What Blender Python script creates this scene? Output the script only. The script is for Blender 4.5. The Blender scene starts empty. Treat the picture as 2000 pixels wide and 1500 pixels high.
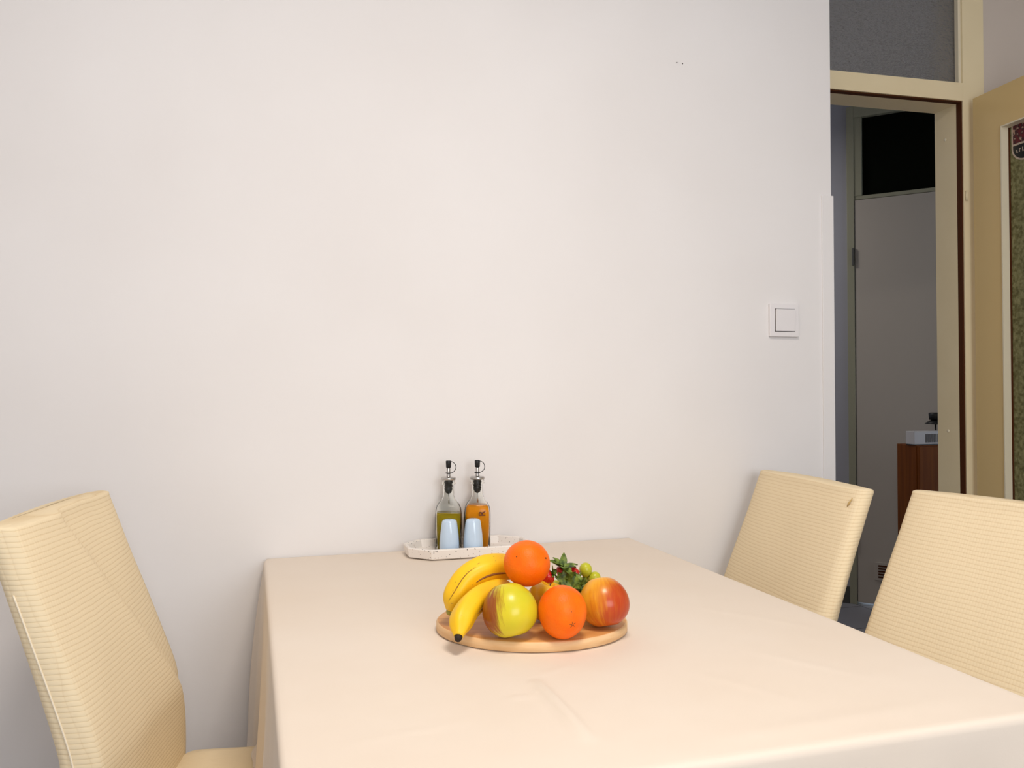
import bpy, bmesh, math, random
from mathutils import Vector, Matrix, noise
random.seed(7)
C = bpy.context.scene
COL = C.collection
PI = math.pi

# ------------------------------------------------------------------ camera
F_PX = 1664.0
PITCH, YAW = math.radians(1.2), math.radians(17.1)
cam_d = bpy.data.cameras.new('camera'); cam = bpy.data.objects.new('camera', cam_d); COL.objects.link(cam)
cam.location = (0, 0, 1.12)
cam.rotation_euler = (PI / 2 + PITCH, 0, -YAW)
cam_d.sensor_fit = 'HORIZONTAL'; cam_d.sensor_width = 36
cam_d.lens = 36 * F_PX / 2000
cam_d.shift_y = -(750 - 717.14) / 2000
cam_d.clip_start = 0.02
C.camera = cam

# ------------------------------------------------------------------ colour management, sky, lights
C.view_settings.view_transform = 'Standard'; C.view_settings.look = 'None'
C.view_settings.gamma = 1; C.view_settings.use_curve_mapping = False
C.view_settings.exposure = 0.0
w = bpy.data.worlds.new('sky'); C.world = w; w.use_nodes = True
bg = w.node_tree.nodes['Background']; bg.inputs[0].default_value = (0.75, 0.86, 1.0, 1); bg.inputs[1].default_value = 1.0

def area(name, loc, target, size, size_y, power, col):
    l = bpy.data.lights.new(name, 'AREA'); l.shape = 'RECTANGLE'; l.size = size; l.size_y = size_y
    l.energy = power; l.color = col
    o = bpy.data.objects.new(name, l); COL.objects.link(o); o.location = loc
    o.rotation_euler = (Vector(target) - Vector(loc)).to_track_quat('-Z', 'Y').to_euler()
    return o
# daylight entering through the window in the wall behind the camera
area('window_daylight', (0.65, -1.50, 1.55), (0.65, 2, 1.35), 1.4, 1.25, 31, (0.93, 0.965, 1.0))
# ceiling lamp of the dining room (lamp body built below), warm
area('ceiling_lamp_light', (0.36, 0.48, 2.46), (0.36, 0.48, 0), 0.42, 0.42, 21, (1.0, 0.905, 0.81))
# added fill light to brighten the dim hall, no fixture behind it
area('hall_fill_light', (1.95, 3.9, 2.46), (1.95, 3.9, 0), 0.3, 0.3, 8, (1.0, 0.95, 0.9))

# ------------------------------------------------------------------ material helpers
def mat(name, col, rough=0.5, metal=0.0, spec=0.5, trans=0.0, ior=1.45, coat=0.0, sss=0.0):
    m = bpy.data.materials.new(name); m.use_nodes = True
    b = m.node_tree.nodes['Principled BSDF']
    b.inputs['Base Color'].default_value = (*col, 1)
    b.inputs['Roughness'].default_value = rough
    b.inputs['Metallic'].default_value = metal
    b.inputs['Specular IOR Level'].default_value = spec
    b.inputs['Transmission Weight'].default_value = trans
    b.inputs['IOR'].default_value = ior
    b.inputs['Coat Weight'].default_value = coat
    if sss:
        b.inputs['Subsurface Weight'].default_value = sss
        b.inputs['Subsurface Scale'].default_value = 0.01
    return m
def N(m, t): return m.node_tree.nodes.new(t)
def LK(m, a, b): m.node_tree.links.new(a, b)
def bsdf(m): return m.node_tree.nodes['Principled BSDF']
def coords(m, scale=(1, 1, 1)):
    tc = N(m, 'ShaderNodeTexCoord'); mp = N(m, 'ShaderNodeMapping')
    mp.inputs['Scale'].default_value = scale
    LK(m, tc.outputs['Object'], mp.inputs[0]); return mp.outputs[0]
def noise_n(m, vec, scale, detail=3, rough=0.5):
    n = N(m, 'ShaderNodeTexNoise'); n.inputs['Scale'].default_value = scale
    n.inputs['Detail'].default_value = detail; n.inputs['Roughness'].default_value = rough
    LK(m, vec, n.inputs['Vector']); return n.outputs['Fac']
def ramp(m, fac, stops):
    r = N(m, 'ShaderNodeValToRGB'); e = r.color_ramp.elements
    while len(e) < len(stops): e.new(0.5)
    for k, (p, c) in enumerate(stops):
        e[k].position = p; e[k].color = (*c, 1)
    LK(m, fac, r.inputs[0]); return r.outputs[0]
def mix(m, fac, a, b, typ='MIX'):
    x = N(m, 'ShaderNodeMix'); x.data_type = 'RGBA'; x.blend_type = typ
    for sock, v in ((x.inputs[0], fac), (x.inputs[6], a), (x.inputs[7], b)):
        if hasattr(v, 'links') or hasattr(v, 'is_linked'): LK(m, v, sock)
        elif isinstance(v, (int, float)): sock.default_value = v
        else: sock.default_value = (*v, 1)
    return x.outputs[2]
def math_n(m, op, a, b=None, clamp=False):
    x = N(m, 'ShaderNodeMath'); x.operation = op; x.use_clamp = clamp
    for i, v in enumerate((a, b)):
        if v is None: continue
        if isinstance(v, (int, float)): x.inputs[i].default_value = v
        else: LK(m, v, x.inputs[i])
    return x.outputs[0]
def bump(m, h, strength=0.3, dist=0.001):
    b = N(m, 'ShaderNodeBump'); b.inputs['Strength'].default_value = strength; b.inputs['Distance'].default_value = dist
    LK(m, h, b.inputs['Height']); LK(m, b.outputs[0], bsdf(m).inputs['Normal'])
def base(m, c): LK(m, c, bsdf(m).inputs['Base Color'])

M = {}
m = mat('white_plaster', (0.83, 0.80, 0.79), 0.75, spec=0.25); v = coords(m); bump(m, noise_n(m, v, 55, 5), 0.12, 0.002)
base(m, ramp(m, noise_n(m, v, 2.2, 2), [(0.3, (0.80, 0.77, 0.755)), (0.7, (0.84, 0.815, 0.805))])); M['wall'] = m
m = mat('greige_plaster', (0.62, 0.54, 0.47), 0.8, spec=0.2); v = coords(m); bump(m, noise_n(m, v, 40, 4), 0.15, 0.002); M['wall_grey'] = m
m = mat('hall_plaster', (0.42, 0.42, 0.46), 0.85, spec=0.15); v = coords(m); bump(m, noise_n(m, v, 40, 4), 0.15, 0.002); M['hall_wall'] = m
M['ceiling'] = mat('ceiling_paint', (0.82, 0.80, 0.78), 0.9)
m = mat('floor_tile', (0.3, 0.3, 0.32), 0.45); v = coords(m)
br = N(m, 'ShaderNodeTexBrick'); br.offset = 0; br.inputs['Scale'].default_value = 1
br.inputs['Brick Width'].default_value = 0.33; br.inputs['Row Height'].default_value = 0.33; br.inputs['Mortar Size'].default_value = 0.004
br.inputs['Color1'].default_value = (0.30, 0.29, 0.31, 1); br.inputs['Color2'].default_value = (0.26, 0.26, 0.29, 1); br.inputs['Mortar'].default_value = (0.1, 0.1, 0.1, 1)
LK(m, v, br.inputs['Vector']); base(m, br.outputs['Color']); M['floor'] = m
m = mat('beige_gloss_paint', (0.84, 0.71, 0.46), 0.35); v = coords(m)
base(m, ramp(m, noise_n(m, v, 7, 3), [(0.3, (0.82, 0.69, 0.44)), (0.75, (0.86, 0.73, 0.48))])); bump(m, noise_n(m, v, 120, 3), 0.05, 0.001); M['beige'] = m
m = mat('tan_door_paint', (0.74, 0.54, 0.25), 0.35); v = coords(m); bump(m, noise_n(m, v, 90, 3), 0.05, 0.001); M['door_tan'] = m
M['bead'] = mat('pale_bead_paint', (0.80, 0.71, 0.53), 0.4)
M['hall_frame'] = mat('olive_hall_paint', (0.36, 0.35, 0.25), 0.5)
M['hall_door'] = mat('hall_door_paint', (0.52, 0.47, 0.41), 0.6, spec=0.2)
M['seal'] = mat('brown_rubber', (0.075, 0.022, 0.006), 0.7, spec=0.15)
M['dark'] = mat('black_plastic', (0.012, 0.012, 0.013), 0.4)
M['dark_glass'] = mat('dark_glass', (0.003, 0.004, 0.002), 0.6, spec=0.05)
M['dark_base'] = mat('dark_skirting', (0.07, 0.07, 0.06), 0.5)
m = mat('obscured_glass', (0.55, 0.54, 0.54), 0.12, trans=0.80, ior=1.3, spec=0.3); v = coords(m, (1, 1, 2.4)); bump(m, noise_n(m, v, 60, 4), 0.9, 0.008); M['glass_obs'] = m
m = mat('green_patterned_glass', (0.23, 0.22, 0.10), 0.3, trans=0.35, ior=1.3, spec=0.4); v = coords(m); bump(m, noise_n(m, v, 110, 4), 0.9, 0.004)
base(m, ramp(m, noise_n(m, v, 90, 3), [(0.35, (0.16, 0.15, 0.06)), (0.65, (0.38, 0.36, 0.18))])); M['glass_green'] = m
m = mat('brown_veneer', (0.2, 0.07, 0.02), 0.45); v = coords(m, (14, 14, 1)); base(m, ramp(m, noise_n(m, v, 4, 4), [(0.3, (0.15, 0.038, 0.004)), (0.7, (0.22, 0.062, 0.007))])); bsdf(m).inputs['Specular IOR Level'].default_value = 0.15; M['veneer'] = m
M['white_plastic'] = mat('white_plastic', (0.82, 0.79, 0.79), 0.3)
M['box_white'] = mat('box_white_plastic', (0.62, 0.6, 0.6), 0.4)
M['grille'] = mat('grille_plastic', (0.1, 0.09, 0.085), 0.5)
M['steel'] = mat('brushed_steel', (0.52, 0.50, 0.48), 0.3, metal=1.0)
M['steel_dark'] = mat('hinge_steel', (0.15, 0.15, 0.14), 0.45, metal=0.8)
M['rubber'] = mat('black_rubber', (0.008, 0.008, 0.009), 0.45)
M['leg_wood'] = mat('chair_leg_wood', (0.12, 0.06, 0.03), 0.4)
M['table_wood'] = mat('table_wood', (0.45, 0.28, 0.15), 0.4)

# tablecloth: pale cream coated cloth
m = mat('cream_tablecloth', (0.84, 0.76, 0.69), 0.65, spec=0.2); v = coords(m)
base(m, ramp(m, noise_n(m, v, 3.5, 3), [(0.3, (0.785, 0.68, 0.57)), (0.7, (0.81, 0.715, 0.615))]))
bump(m, noise_n(m, v, 420, 2), 0.1, 0.0006); M['cloth'] = m

# waffle knit of the chair covers: grid of ribs in the chair's own axes (y across, z up)
m = mat('cream_waffle_knit', (0.86, 0.74, 0.55), 0.85, spec=0.15)
tc = N(m, 'ShaderNodeTexCoord'); sx = N(m, 'ShaderNodeSeparateXYZ'); LK(m, tc.outputs['Object'], sx.inputs[0])
nv = noise_n(m, tc.outputs['Object'], 9, 2)
wob = math_n(m, 'MULTIPLY', math_n(m, 'SUBTRACT', nv, 0.5), 0.006)
zz = math_n(m, 'ADD', sx.outputs['Z'], wob); yy = math_n(m, 'ADD', sx.outputs['Y'], wob)
hz = math_n(m, 'POWER', math_n(m, 'ABSOLUTE', math_n(m, 'SINE', math_n(m, 'MULTIPLY', zz, PI / 0.0072))), 0.35)
hy = math_n(m, 'POWER', math_n(m, 'ABSOLUTE', math_n(m, 'SINE', math_n(m, 'MULTIPLY', yy, PI / 0.0056))), 0.35)
hh = math_n(m, 'MULTIPLY', hz, math_n(m, 'ADD', math_n(m, 'MULTIPLY', hy, 0.5), 0.5))
base(m, ramp(m, hh, [(0.2, (0.78, 0.61, 0.375)), (0.75, (0.88, 0.735, 0.50))]))  # grooves between ribs tinted darker, their shade put into the colour
bump(m, hh, 0.35, 0.0014); M['knit'] = m
m = mat('cream_plain_knit', (0.88, 0.78, 0.61), 0.85, spec=0.15); M['knit_plain'] = m; M['tuck'] = mat('tuck_thread', (0.55, 0.38, 0.16), 0.9, spec=0.1)

# bamboo board
m = mat('bamboo', (0.75, 0.45, 0.2), 0.45); v = coords(m, (1, 1, 1))
v2 = coords(m, (3, 46, 8)); st = noise_n(m, v2, 1.0, 2); v3 = coords(m, (40, 160, 60)); fn = noise_n(m, v3, 1.0, 3)
c1 = ramp(m, st, [(0.40, (0.58, 0.24, 0.05)), (0.5, (0.72, 0.36, 0.11)), (0.60, (0.64, 0.29, 0.075))])
base(m, mix(m, math_n(m, 'MULTIPLY', fn, 0.35), c1, (0.60, 0.33, 0.14))); M['bamboo'] = m
me_ = mat('bamboo_rim', (0.76, 0.48, 0.24), 0.5); v = coords(me_, (30, 30, 200)); base(me_, ramp(me_, noise_n(me_, v, 1.0, 3), [(0.3, (0.74, 0.45, 0.21)), (0.7, (0.80, 0.54, 0.29))])); M['bamboo_edge'] = me_

# terrazzo tray
m = mat('terrazzo', (0.88, 0.8, 0.72), 0.4); v = coords(m)
vo = N(m, 'ShaderNodeTexVoronoi'); vo.inputs['Scale'].default_value = 290; LK(m, v, vo.inputs['Vector'])
near = math_n(m, 'LESS_THAN', vo.outputs['Distance'], 0.33)
sep = N(m, 'ShaderNodeSeparateColor'); LK(m, vo.outputs['Color'], sep.inputs[0])
pick = math_n(m, 'GREATER_THAN', sep.outputs[0], 0.84)
chip = math_n(m, 'MULTIPLY', near, pick)
chc = ramp(m, sep.outputs[1], [(0.3, (0.08, 0.07, 0.06)), (0.5, (0.45, 0.30, 0.2)), (0.8, (0.55, 0.5, 0.48))])
base(m, mix(m, chip, (0.88, 0.82, 0.76), chc)); M['terrazzo'] = m

# glass and liquids
M['clear_glass'] = mat('clear_glass', (0.98, 0.99, 0.97), 0.02, trans=1.0, ior=1.16)
M['oil'] = mat('olive_oil', (0.42, 0.30, 0.008), 0.1, trans=0.25, ior=1.15)
M['vinegar'] = mat('amber_vinegar', (0.95, 0.34, 0.008), 0.1, trans=0.25, ior=1.15)
M['ink'] = mat('printed_ink', (0.09, 0.012, 0.006), 0.5)
M['shaker'] = mat('pale_blue_glaze', (0.56, 0.70, 0.86), 0.12, coat=0.4)

# fruit
m = mat('orange_peel', (0.95, 0.17, 0.004), 0.45, spec=0.3); v = coords(m)
vo = N(m, 'ShaderNodeTexVoronoi'); vo.inputs['Scale'].default_value = 480; LK(m, v, vo.inputs['Vector'])
base(m, ramp(m, noise_n(m, v, 30, 3), [(0.3, (0.93, 0.135, 0.0005)), (0.7, (0.98, 0.19, 0.001))]))
bump(m, vo.outputs['Distance'], 0.3, 0.0008); M['orange'] = m
M['scar'] = mat('peel_scar', (0.10, 0.045, 0.01), 0.7)
M['scar_pale'] = mat('pale_scar', (0.85, 0.42, 0.12), 0.7)
def apple_mat(name, ground1, ground2, blush, direction, lo, hi):
    m = mat(name, ground1, 0.3, spec=0.4, coat=0.1)
    tc = N(m, 'ShaderNodeTexCoord'); dp = N(m, 'ShaderNodeVectorMath'); dp.operation = 'DOT_PRODUCT'
    LK(m, tc.outputs['Object'], dp.inputs[0]); dp.inputs[1].default_value = direction
    # streaks run from stem to calyx: noise in angle and (compressed) height
    sp = N(m, 'ShaderNodeSeparateXYZ'); LK(m, tc.outputs['Object'], sp.inputs[0])
    an = math_n(m, 'ARCTAN2', sp.outputs['Y'], sp.outputs['X'])
    cb = N(m, 'ShaderNodeCombineXYZ'); LK(m, math_n(m, 'MULTIPLY', an, 5.0), cb.inputs[0]); LK(m, math_n(m, 'MULTIPLY', sp.outputs['Z'], 14), cb.inputs[1])
    sn = noise_n(m, cb.outputs[0], 1.6, 4, 0.65)
    n2 = noise_n(m, tc.outputs['Object'], 28, 3)
    t = math_n(m, 'ADD', dp.outputs['Value'], math_n(m, 'ADD', math_n(m, 'MULTIPLY', math_n(m, 'SUBTRACT', sn, 0.5), 0.05), math_n(m, 'MULTIPLY', math_n(m, 'SUBTRACT', n2, 0.5), 0.025)))
    mr = N(m, 'ShaderNodeMapRange'); mr.inputs['From Min'].default_value = lo; mr.inputs['From Max'].default_value = hi; LK(m, t, mr.inputs['Value'])
    g = mix(m, n2, ground1, ground2)
    bl = mix(m, math_n(m, 'MULTIPLY', math_n(m, 'POWER', sn, 2.0), 0.35), blush, ground1)
    base(m, mix(m, mr.outputs[0], g, bl)); return m
m = mat('banana_skin', (0.93, 0.58, 0.01), 0.45); v = coords(m)
big = ramp(m, noise_n(m, v, 16, 2), [(0.3, (0.90, 0.50, 0.006)), (0.7, (0.95, 0.60, 0.012))])
spk = noise_n(m, coords(m, (1, 1, 1)), 260, 2, 0.6); sf = ramp(m, spk, [(0.69, (0, 0, 0)), (0.76, (1, 1, 1))])
base(m, mix(m, sf, big, (0.35, 0.16, 0.02))); M['banana'] = m
M['banana_brown'] = mat('banana_bruise', (0.22, 0.08, 0.015), 0.6)
M['banana_tip'] = mat('banana_tip', (0.018, 0.008, 0.004), 0.7)
M['banana_stem'] = mat('banana_green_stem', (0.36, 0.33, 0.05), 0.6)
m = mat('strawberry_skin', (0.55, 0.015, 0.008), 0.35); v = coords(m)
vo = N(m, 'ShaderNodeTexVoronoi'); vo.inputs['Scale'].default_value = 330; LK(m, v, vo.inputs['Vector'])
base(m, mix(m, math_n(m, 'LESS_THAN', vo.outputs['Distance'], 0.2), (0.52, 0.012, 0.007), (0.55, 0.20, 0.03))); bump(m, vo.outputs['Distance'], 0.6, 0.001); M['straw'] = m
m = mat('strawberry_leaf', (0.14, 0.26, 0.03), 0.55); v = coords(m)
base(m, ramp(m, noise_n(m, v, 120, 3), [(0.35, (0.035, 0.075, 0.008)), (0.7, (0.22, 0.30, 0.03))])); M['leaf'] = m
m = mat('grape_skin', (0.50, 0.50, 0.025), 0.3, sss=0.1); M['grape'] = m
M['grape_stem'] = mat('grape_stem', (0.20, 0.22, 0.04), 0.6)
M['apple_stem'] = mat('apple_stem', (0.10, 0.05, 0.02), 0.8)
M['sticker_edge'] = mat('sticker_border', (0.52, 0.42, 0.33), 0.5)
m = mat('sticker_maroon', (0.16, 0.015, 0.02), 0.5); v = coords(m)
base(m, ramp(m, noise_n(m, v, 85, 3), [(0.42, (0.13, 0.01, 0.016)), (0.55, (0.02, 0.008, 0.015)), (0.66, (0.50, 0.30, 0.22))])); M['sticker_red'] = m

# ------------------------------------------------------------------ object helpers
def obj(name, bm, material, parent=None, smooth=False, mw=None, **props):
    me = bpy.data.meshes.new(name)
    bmesh.ops.recalc_face_normals(bm, faces=bm.faces[:])
    bm.to_mesh(me); bm.free()
    for k in (material if isinstance(material, (list, tuple)) else [material]): me.materials.append(M[k] if isinstance(k, str) else k)
    if smooth:
        for p in me.polygons: p.use_smooth = True
    o = bpy.data.objects.new(name, me); COL.objects.link(o)
    if parent: o.parent = parent
    if mw is not None: o.matrix_basis = mw
    for k, vv in props.items(): o[k] = vv
    return o
def thing(name, label, cat, loc=(0, 0, 0), rz=0, group=None, kind=None):
    o = bpy.data.objects.new(name, None); COL.objects.link(o); o.location = loc; o.rotation_euler = (0, 0, rz)
    o.empty_display_size = 0.05
    if kind: o['kind'] = kind
    if label: o['label'] = label
    if cat: o['category'] = cat
    if group: o['group'] = group
    return o
def tag(o, label, cat, group=None):
    o['label'] = label; o['category'] = cat
    if group: o['group'] = group
    return o
def box(bm, x0, x1, y0, y1, z0, z1, bev=0.0, mi=0):
    vs = [bm.verts.new((x, y, z)) for x in (x0, x1) for y in (y0, y1) for z in (z0, z1)]
    fs = [(0, 1, 3, 2), (4, 6, 7, 5), (0, 4, 5, 1), (2, 3, 7, 6), (0, 2, 6, 4), (1, 5, 7, 3)]
    F = [bm.faces.new([vs[i] for i in f]) for f in fs]
    for f in F: f.material_index = mi
    if bev:
        es = list({e for f in F for e in f.edges})
        bmesh.ops.bevel(bm, geom=es, offset=bev, segments=2, profile=0.6, affect='EDGES')
    return bm
def nb(): return bmesh.new()
def bx(*a, **k): return box(nb(), *a, **k)
def rings(bm, loops, cap0=True, cap1=True, mi=0):
    R = [[bm.verts.new(p) for p in L] for L in loops]; n = len(R[0])
    for a, b in zip(R, R[1:]):
        for i in range(n):
            f = bm.faces.new((a[i], a[(i + 1) % n], b[(i + 1) % n], b[i])); f.material_index = mi
    if cap0: bm.faces.new(R[0][::-1]).material_index = mi
    if cap1: bm.faces.new(R[-1]).material_index = mi
    return R
def lathe(bm, prof, n=32, c=(0, 0, 0), mi=0, fn=None):
    loops = []
    for r, z in prof:
        L = []
        for i in range(n):
            a = 2 * PI * i / n; p = Vector((r * math.cos(a), r * math.sin(a), z))
            if fn: p = fn(p, a)
            L.append(p + Vector(c))
        loops.append(L)
    rings(bm, loops, mi=mi); return bm
def tube(bm, pts, rad, n=10, mi=0):
    pts = [Vector(p) for p in pts]
    if isinstance(rad, (int, float)): rad = [rad] * len(pts)
    loops = []; up = None
    for i, p in enumerate(pts):
        t = (pts[min(i + 1, len(pts) - 1)] - pts[max(i - 1, 0)]).normalized()
        if up is None: up = t.orthogonal().normalized()
        up = (up - t * up.dot(t)).normalized(); s = t.cross(up)
        loops.append([p + (up * math.cos(2 * PI * k / n) + s * math.sin(2 * PI * k / n)) * rad[i] for k in range(n)])
    rings(bm, loops, mi=mi); return bm
def sq_loop(hx, hy, r, z, n=6):
    L = []
    for cx, cy, a0 in ((hx - r, hy - r, 0), (-hx + r, hy - r, PI / 2), (-hx + r, -hy + r, PI), (hx - r, -hy + r, 1.5 * PI)):
        for k in range(n):
            a = a0 + PI / 2 * k / (n - 1); L.append(Vector((cx + r * math.cos(a), cy + r * math.sin(a), z)))
    return L
def catmull(P, n=8):
    P = [Vector(p) for p in P]; Q = [2 * P[0] - P[1]] + P + [2 * P[-1] - P[-2]]; out = []
    for i in range(1, len(Q) - 2):
        for k in range(n):
            t = k / n; a, b, c, d = Q[i - 1:i + 3]
            out.append(0.5 * ((2 * b) + (c - a) * t + (2 * a - 5 * b + 4 * c - d) * t * t + (3 * b - a - 3 * c + d) * t ** 3))
    out.append(P[-1]); return out
def camp(px, py, depth):          # camera-frame measurement (pixels, metres of depth) -> world point, used once to site the fruit
    r = Vector((math.cos(YAW), -math.sin(YAW), 0)); fh = Vector((math.sin(YAW), math.cos(YAW), 0)); z = Vector((0, 0, 1))
    return Vector((0, 0, 1.12)) + (r * (px - 1000) / F_PX + fh - z * (py - 752) / F_PX) * depth

# ------------------------------------------------------------------ room shell
WY = 1.906
H = 2.6
def struct(name, bm, m, parent=None, mw=None):
    o = obj(name, bm, m, parent, mw=mw)
    if parent is None: o['kind'] = 'structure'
    return o
struct('wall_back', bx(-1.15, 1.4735, WY, 2.04, 0, H), 'wall')
struct('floor', bx(-1.3, 4.3, -1.75, 5.3, -0.1, 0), 'floor')
struct('ceiling', bx(-1.3, 4.3, -1.75, 5.3, H, H + 0.1), 'ceiling')
struct('wall_left', bx(-1.3, -1.15, -1.75, 2.04, 0, H), 'wall')
struct('wall_right', bx(3.0, 3.15, -1.75, 2.03, 0, H), 'wall')
bm = nb()
box(bm, -1.15, -0.15, -1.75, -1.6, 0, H); box(bm, 1.45, 3.0, -1.75, -1.6, 0, H)
box(bm, -0.15, 1.45, -1.75, -1.6, 0, 0.88); box(bm, -0.15, 1.45, -1.75, -1.6, 2.25, H)
struct('wall_front', bm, 'wall')
wn = thing('window_1', None, None, (0.65, -1.62, 1.565), 0, kind='structure')
bm = nb()
for a in ((-0.8, -0.74, -0.685, 0.685), (0.74, 0.8, -0.685, 0.685), (-0.03, 0.03, -0.685, 0.685), (-0.74, 0.74, -0.685, -0.63), (-0.74, 0.74, 0.63, 0.685)):
    box(bm, a[0], a[1], -0.03, 0.03, a[2], a[3])
obj('window_frame', bm, 'white_plastic', wn)
obj('window_sill', bx(-0.84, 0.84, 0.03, 0.14, -0.70, -0.68), 'white_plastic', wn)

# ceiling lamp (real body of the warm light, above and outside the frame)
cl = thing('ceiling_lamp', 'round white ceiling lamp above the dining table', 'lamp', (0.36, 0.48, H))
bm = nb(); lathe(bm, [(0.02, 0), (0.25, 0), (0.25, -0.05), (0.24, -0.055), (0.02, -0.05)], 40); obj('lamp_base', bm, 'white_plastic', cl, True)

# door wall: local axes u (to the right), n (into the hall), turned 3.5 degrees
DW = thing('wall_doorway', None, None, (2.1085, 2.0987, 0), math.radians(-3.5), kind='structure')
OL, OR, OT = -0.615, -0.0, 2.003        # visible opening
bm = nb()
box(bm, 0.0776, 1.05, 0.0, 0.11, 0, H)        # right of frame
box(bm, -0.80, -0.69, 0.0, 0.11, 0, H)
box(bm, -0.69, 0.0776, 0.0, 0.11, 2.56, H)    # above transom
obj('wall_panel', bm, 'wall_grey', DW)
TR = thing('trim_1', None, None, DW.location, math.radians(-3.5), kind='structure')
bm = nb()
# posts right (rebated): front face from u=-0.0028, deeper lining from -0.0235
box(bm, 0.0, 0.0776, -0.002, 0.024, 0, 2.56, 0.001)
box(bm, -0.003, 0.0776, 0.0242, 0.118, 0, 2.56, 0.001)
box(bm, -0.69, -0.632, -0.002, 0.118, 0, 2.56, 0.002)
obj('door_frame', bm, 'beige', TR)
bm = nb()
box(bm, -0.632, 0.0, -0.002, 0.024, 2.001, 2.057, 0.001)
box(bm, -0.632, -0.003, 0.0242, 0.118, 1.998, 2.057, 0.001)
box(bm, -0.632, 0.0, -0.002, 0.118, 2.50, 2.56, 0.002)
obj('transom_bar', bm, 'beige', TR)
bm = nb(); box(bm, -0.004, -0.0001, 0.0025, 0.012, 0, 2.0005, 0.001); box(bm, -0.0035, -0.0001, 0.0125, 0.0238, 0, 2.0005, 0.001); obj('rubber_seal', bm, 'seal', TR)
bm = nb(); box(bm, -0.632, -0.0042, 0.0025, 0.012, 1.9972, 2.0008, 0.001); box(bm, -0.632, -0.0042, 0.0125, 0.0238, 1.9975, 2.0008, 0.001); obj('rubber_seal', bm, 'seal', TR)
bm = nb(); box(bm, -0.010, -0.0002, 0.004, 0.020, 2.058, 2.499, 0.001); obj('glazing_bead', bm, 'bead', TR)
for z in (1.90, 0.975):
    bm = nb(); bmesh.ops.create_uvsphere(bm, u_segments=12, v_segments=8, radius=0.005)
    obj('screw_cap', bm, 'bead', TR, True, Matrix.Translation((-0.003, 0.072, z)) @ Matrix.Scale(0.5, 4, (1, 0, 0)))
bm = nb(); tube(bm, [(0.006, -0.006, 1.72), (0.006, -0.006, 1.69)], 0.004, 8); obj('hinge_pin', bm, 'beige', TR, True)
W2 = thing('window_2', None, None, DW.location, math.radians(-3.5), kind='structure')
bm = nb(); box(bm, -0.6315, -0.0035, 0.026, 0.031, 2.0575, 2.4995); obj('obscured_pane', bm, 'glass_obs', W2)

# open door leaf
LH = Vector((2.1196, 2.0705, 0)); ang = math.atan2(-0.994, -0.111)
D1 = thing('door_1', None, None, LH, ang, kind='structure')   # local +x along the leaf, local -y is the side facing the room
def yy_(a, b): return (a, b)
bm = nb()
TH = 0.04
# face seen by the camera is at local y = 0 towards -y ; body extends to +y
for a in ((0.0, 0.1136, 0.012, 2.0), (0.5464, 0.66, 0.012, 2.0), (0.1136, 0.5464, 1.881, 2.0), (0.1136, 0.5464, 0.012, 0.24)):
    box(bm, a[0], a[1], 0.0, TH, a[2], a[3])
obj('door_leaf', bm, 'door_tan', D1)
bm = nb()
for a in ((0.1136, 0.1175, 0.24, 1.881), (0.5425, 0.5464, 0.24, 1.881), (0.1175, 0.5425, 1.877, 1.881), (0.1175, 0.5425, 0.24, 0.244)):
    box(bm, a[0], a[1], -0.003, 0.0255, a[2], a[3])
obj('glazing_bead', bm, 'bead', D1)
bm = nb(); box(bm, 0.1176, 0.1195, 0.0205, 0.0256, 0.245, 1.876); obj('putty_line', bm, 'seal', D1)
bm = nb(); box(bm, 0.1176, 0.5424, 0.026, 0.031, 0.2405, 1.8765); obj('patterned_pane', bm, 'glass_green', D1)
dh = obj('door_handle', bx(0.60, 0.63, -0.006, 0, 0.95, 1.15, bev=0.002), 'steel', D1)
bm = nb(); tube(bm, [(0.615, -0.004, 1.08), (0.615, -0.05, 1.08), (0.60, -0.055, 1.08), (0.51, -0.055, 1.078)], 0.008, 12); obj('lever', bm, 'steel', dh, True)
# crest sticker on the pane
def shield(w_, h_, cz, cx_, y, t, inset=0.0, lower=None, mi=0):
    pts = [(-w_ / 2 + inset, h_ / 2 - inset), (w_ / 2 - inset, h_ / 2 - inset)]
    r = w_ / 2 - inset
    for k in range(17):
        a = -PI * k / 16; pts.append((r * math.cos(a), -h_ / 2 + w_ * 0.42 + (r * 0.84) * math.sin(a)))
    if lower == 'top': pts = [(-r, h_ / 2 - inset), (r, h_ / 2 - inset), (r, -h_ / 2 + w_ * 0.55), (-r, -h_ / 2 + w_ * 0.55)]
    if lower == 'bot': pts = [(-r, -h_ / 2 + w_ * 0.49), (r, -h_ / 2 + w_ * 0.49)] + pts[2:]
    bm = nb(); rings(bm, [[Vector((cx_ + p[0], y, cz + p[1])) for p in pts], [Vector((cx_ + p[0], y - t, cz + p[1])) for p in pts]]); return bm
SW, SH, SX, SZ = 0.098, 0.118, 0.174, 1.828
stk = obj('sticker', shield(SW, SH, SZ, SX, 0.0258, 0.0008), 'sticker_edge', D1, label='shield shaped crest sticker on the green glass')
obj('picture_field', shield(SW, SH, SZ, SX, 0.0249, 0.0004, 0.006, 'top'), 'sticker_red', stk)
obj('lower_field', shield(SW, SH, SZ, SX, 0.0249, 0.0004, 0.006, 'bot'), 'dark', stk)
bm = nb()
for k, (dx, hgt) in enumerate(((-0.030, 0.009), (-0.020, 0.011), (-0.008, 0.012), (0.003, 0.012), (0.014, 0.011), (0.025, 0.009))):
    box(bm, SX + dx, SX + dx + 0.003, 0.0240, 0.0244, SZ - 0.033 - 0.0, SZ - 0.033 + hgt)
    box(bm, SX + dx, SX + dx + 0.006, 0.0240, 0.0244, SZ - 0.033 + (hgt - 0.003) * (k % 2), SZ - 0.030 + (hgt - 0.003) * (k % 2))
obj('lettering', bm, 'sticker_edge', stk)

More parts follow.
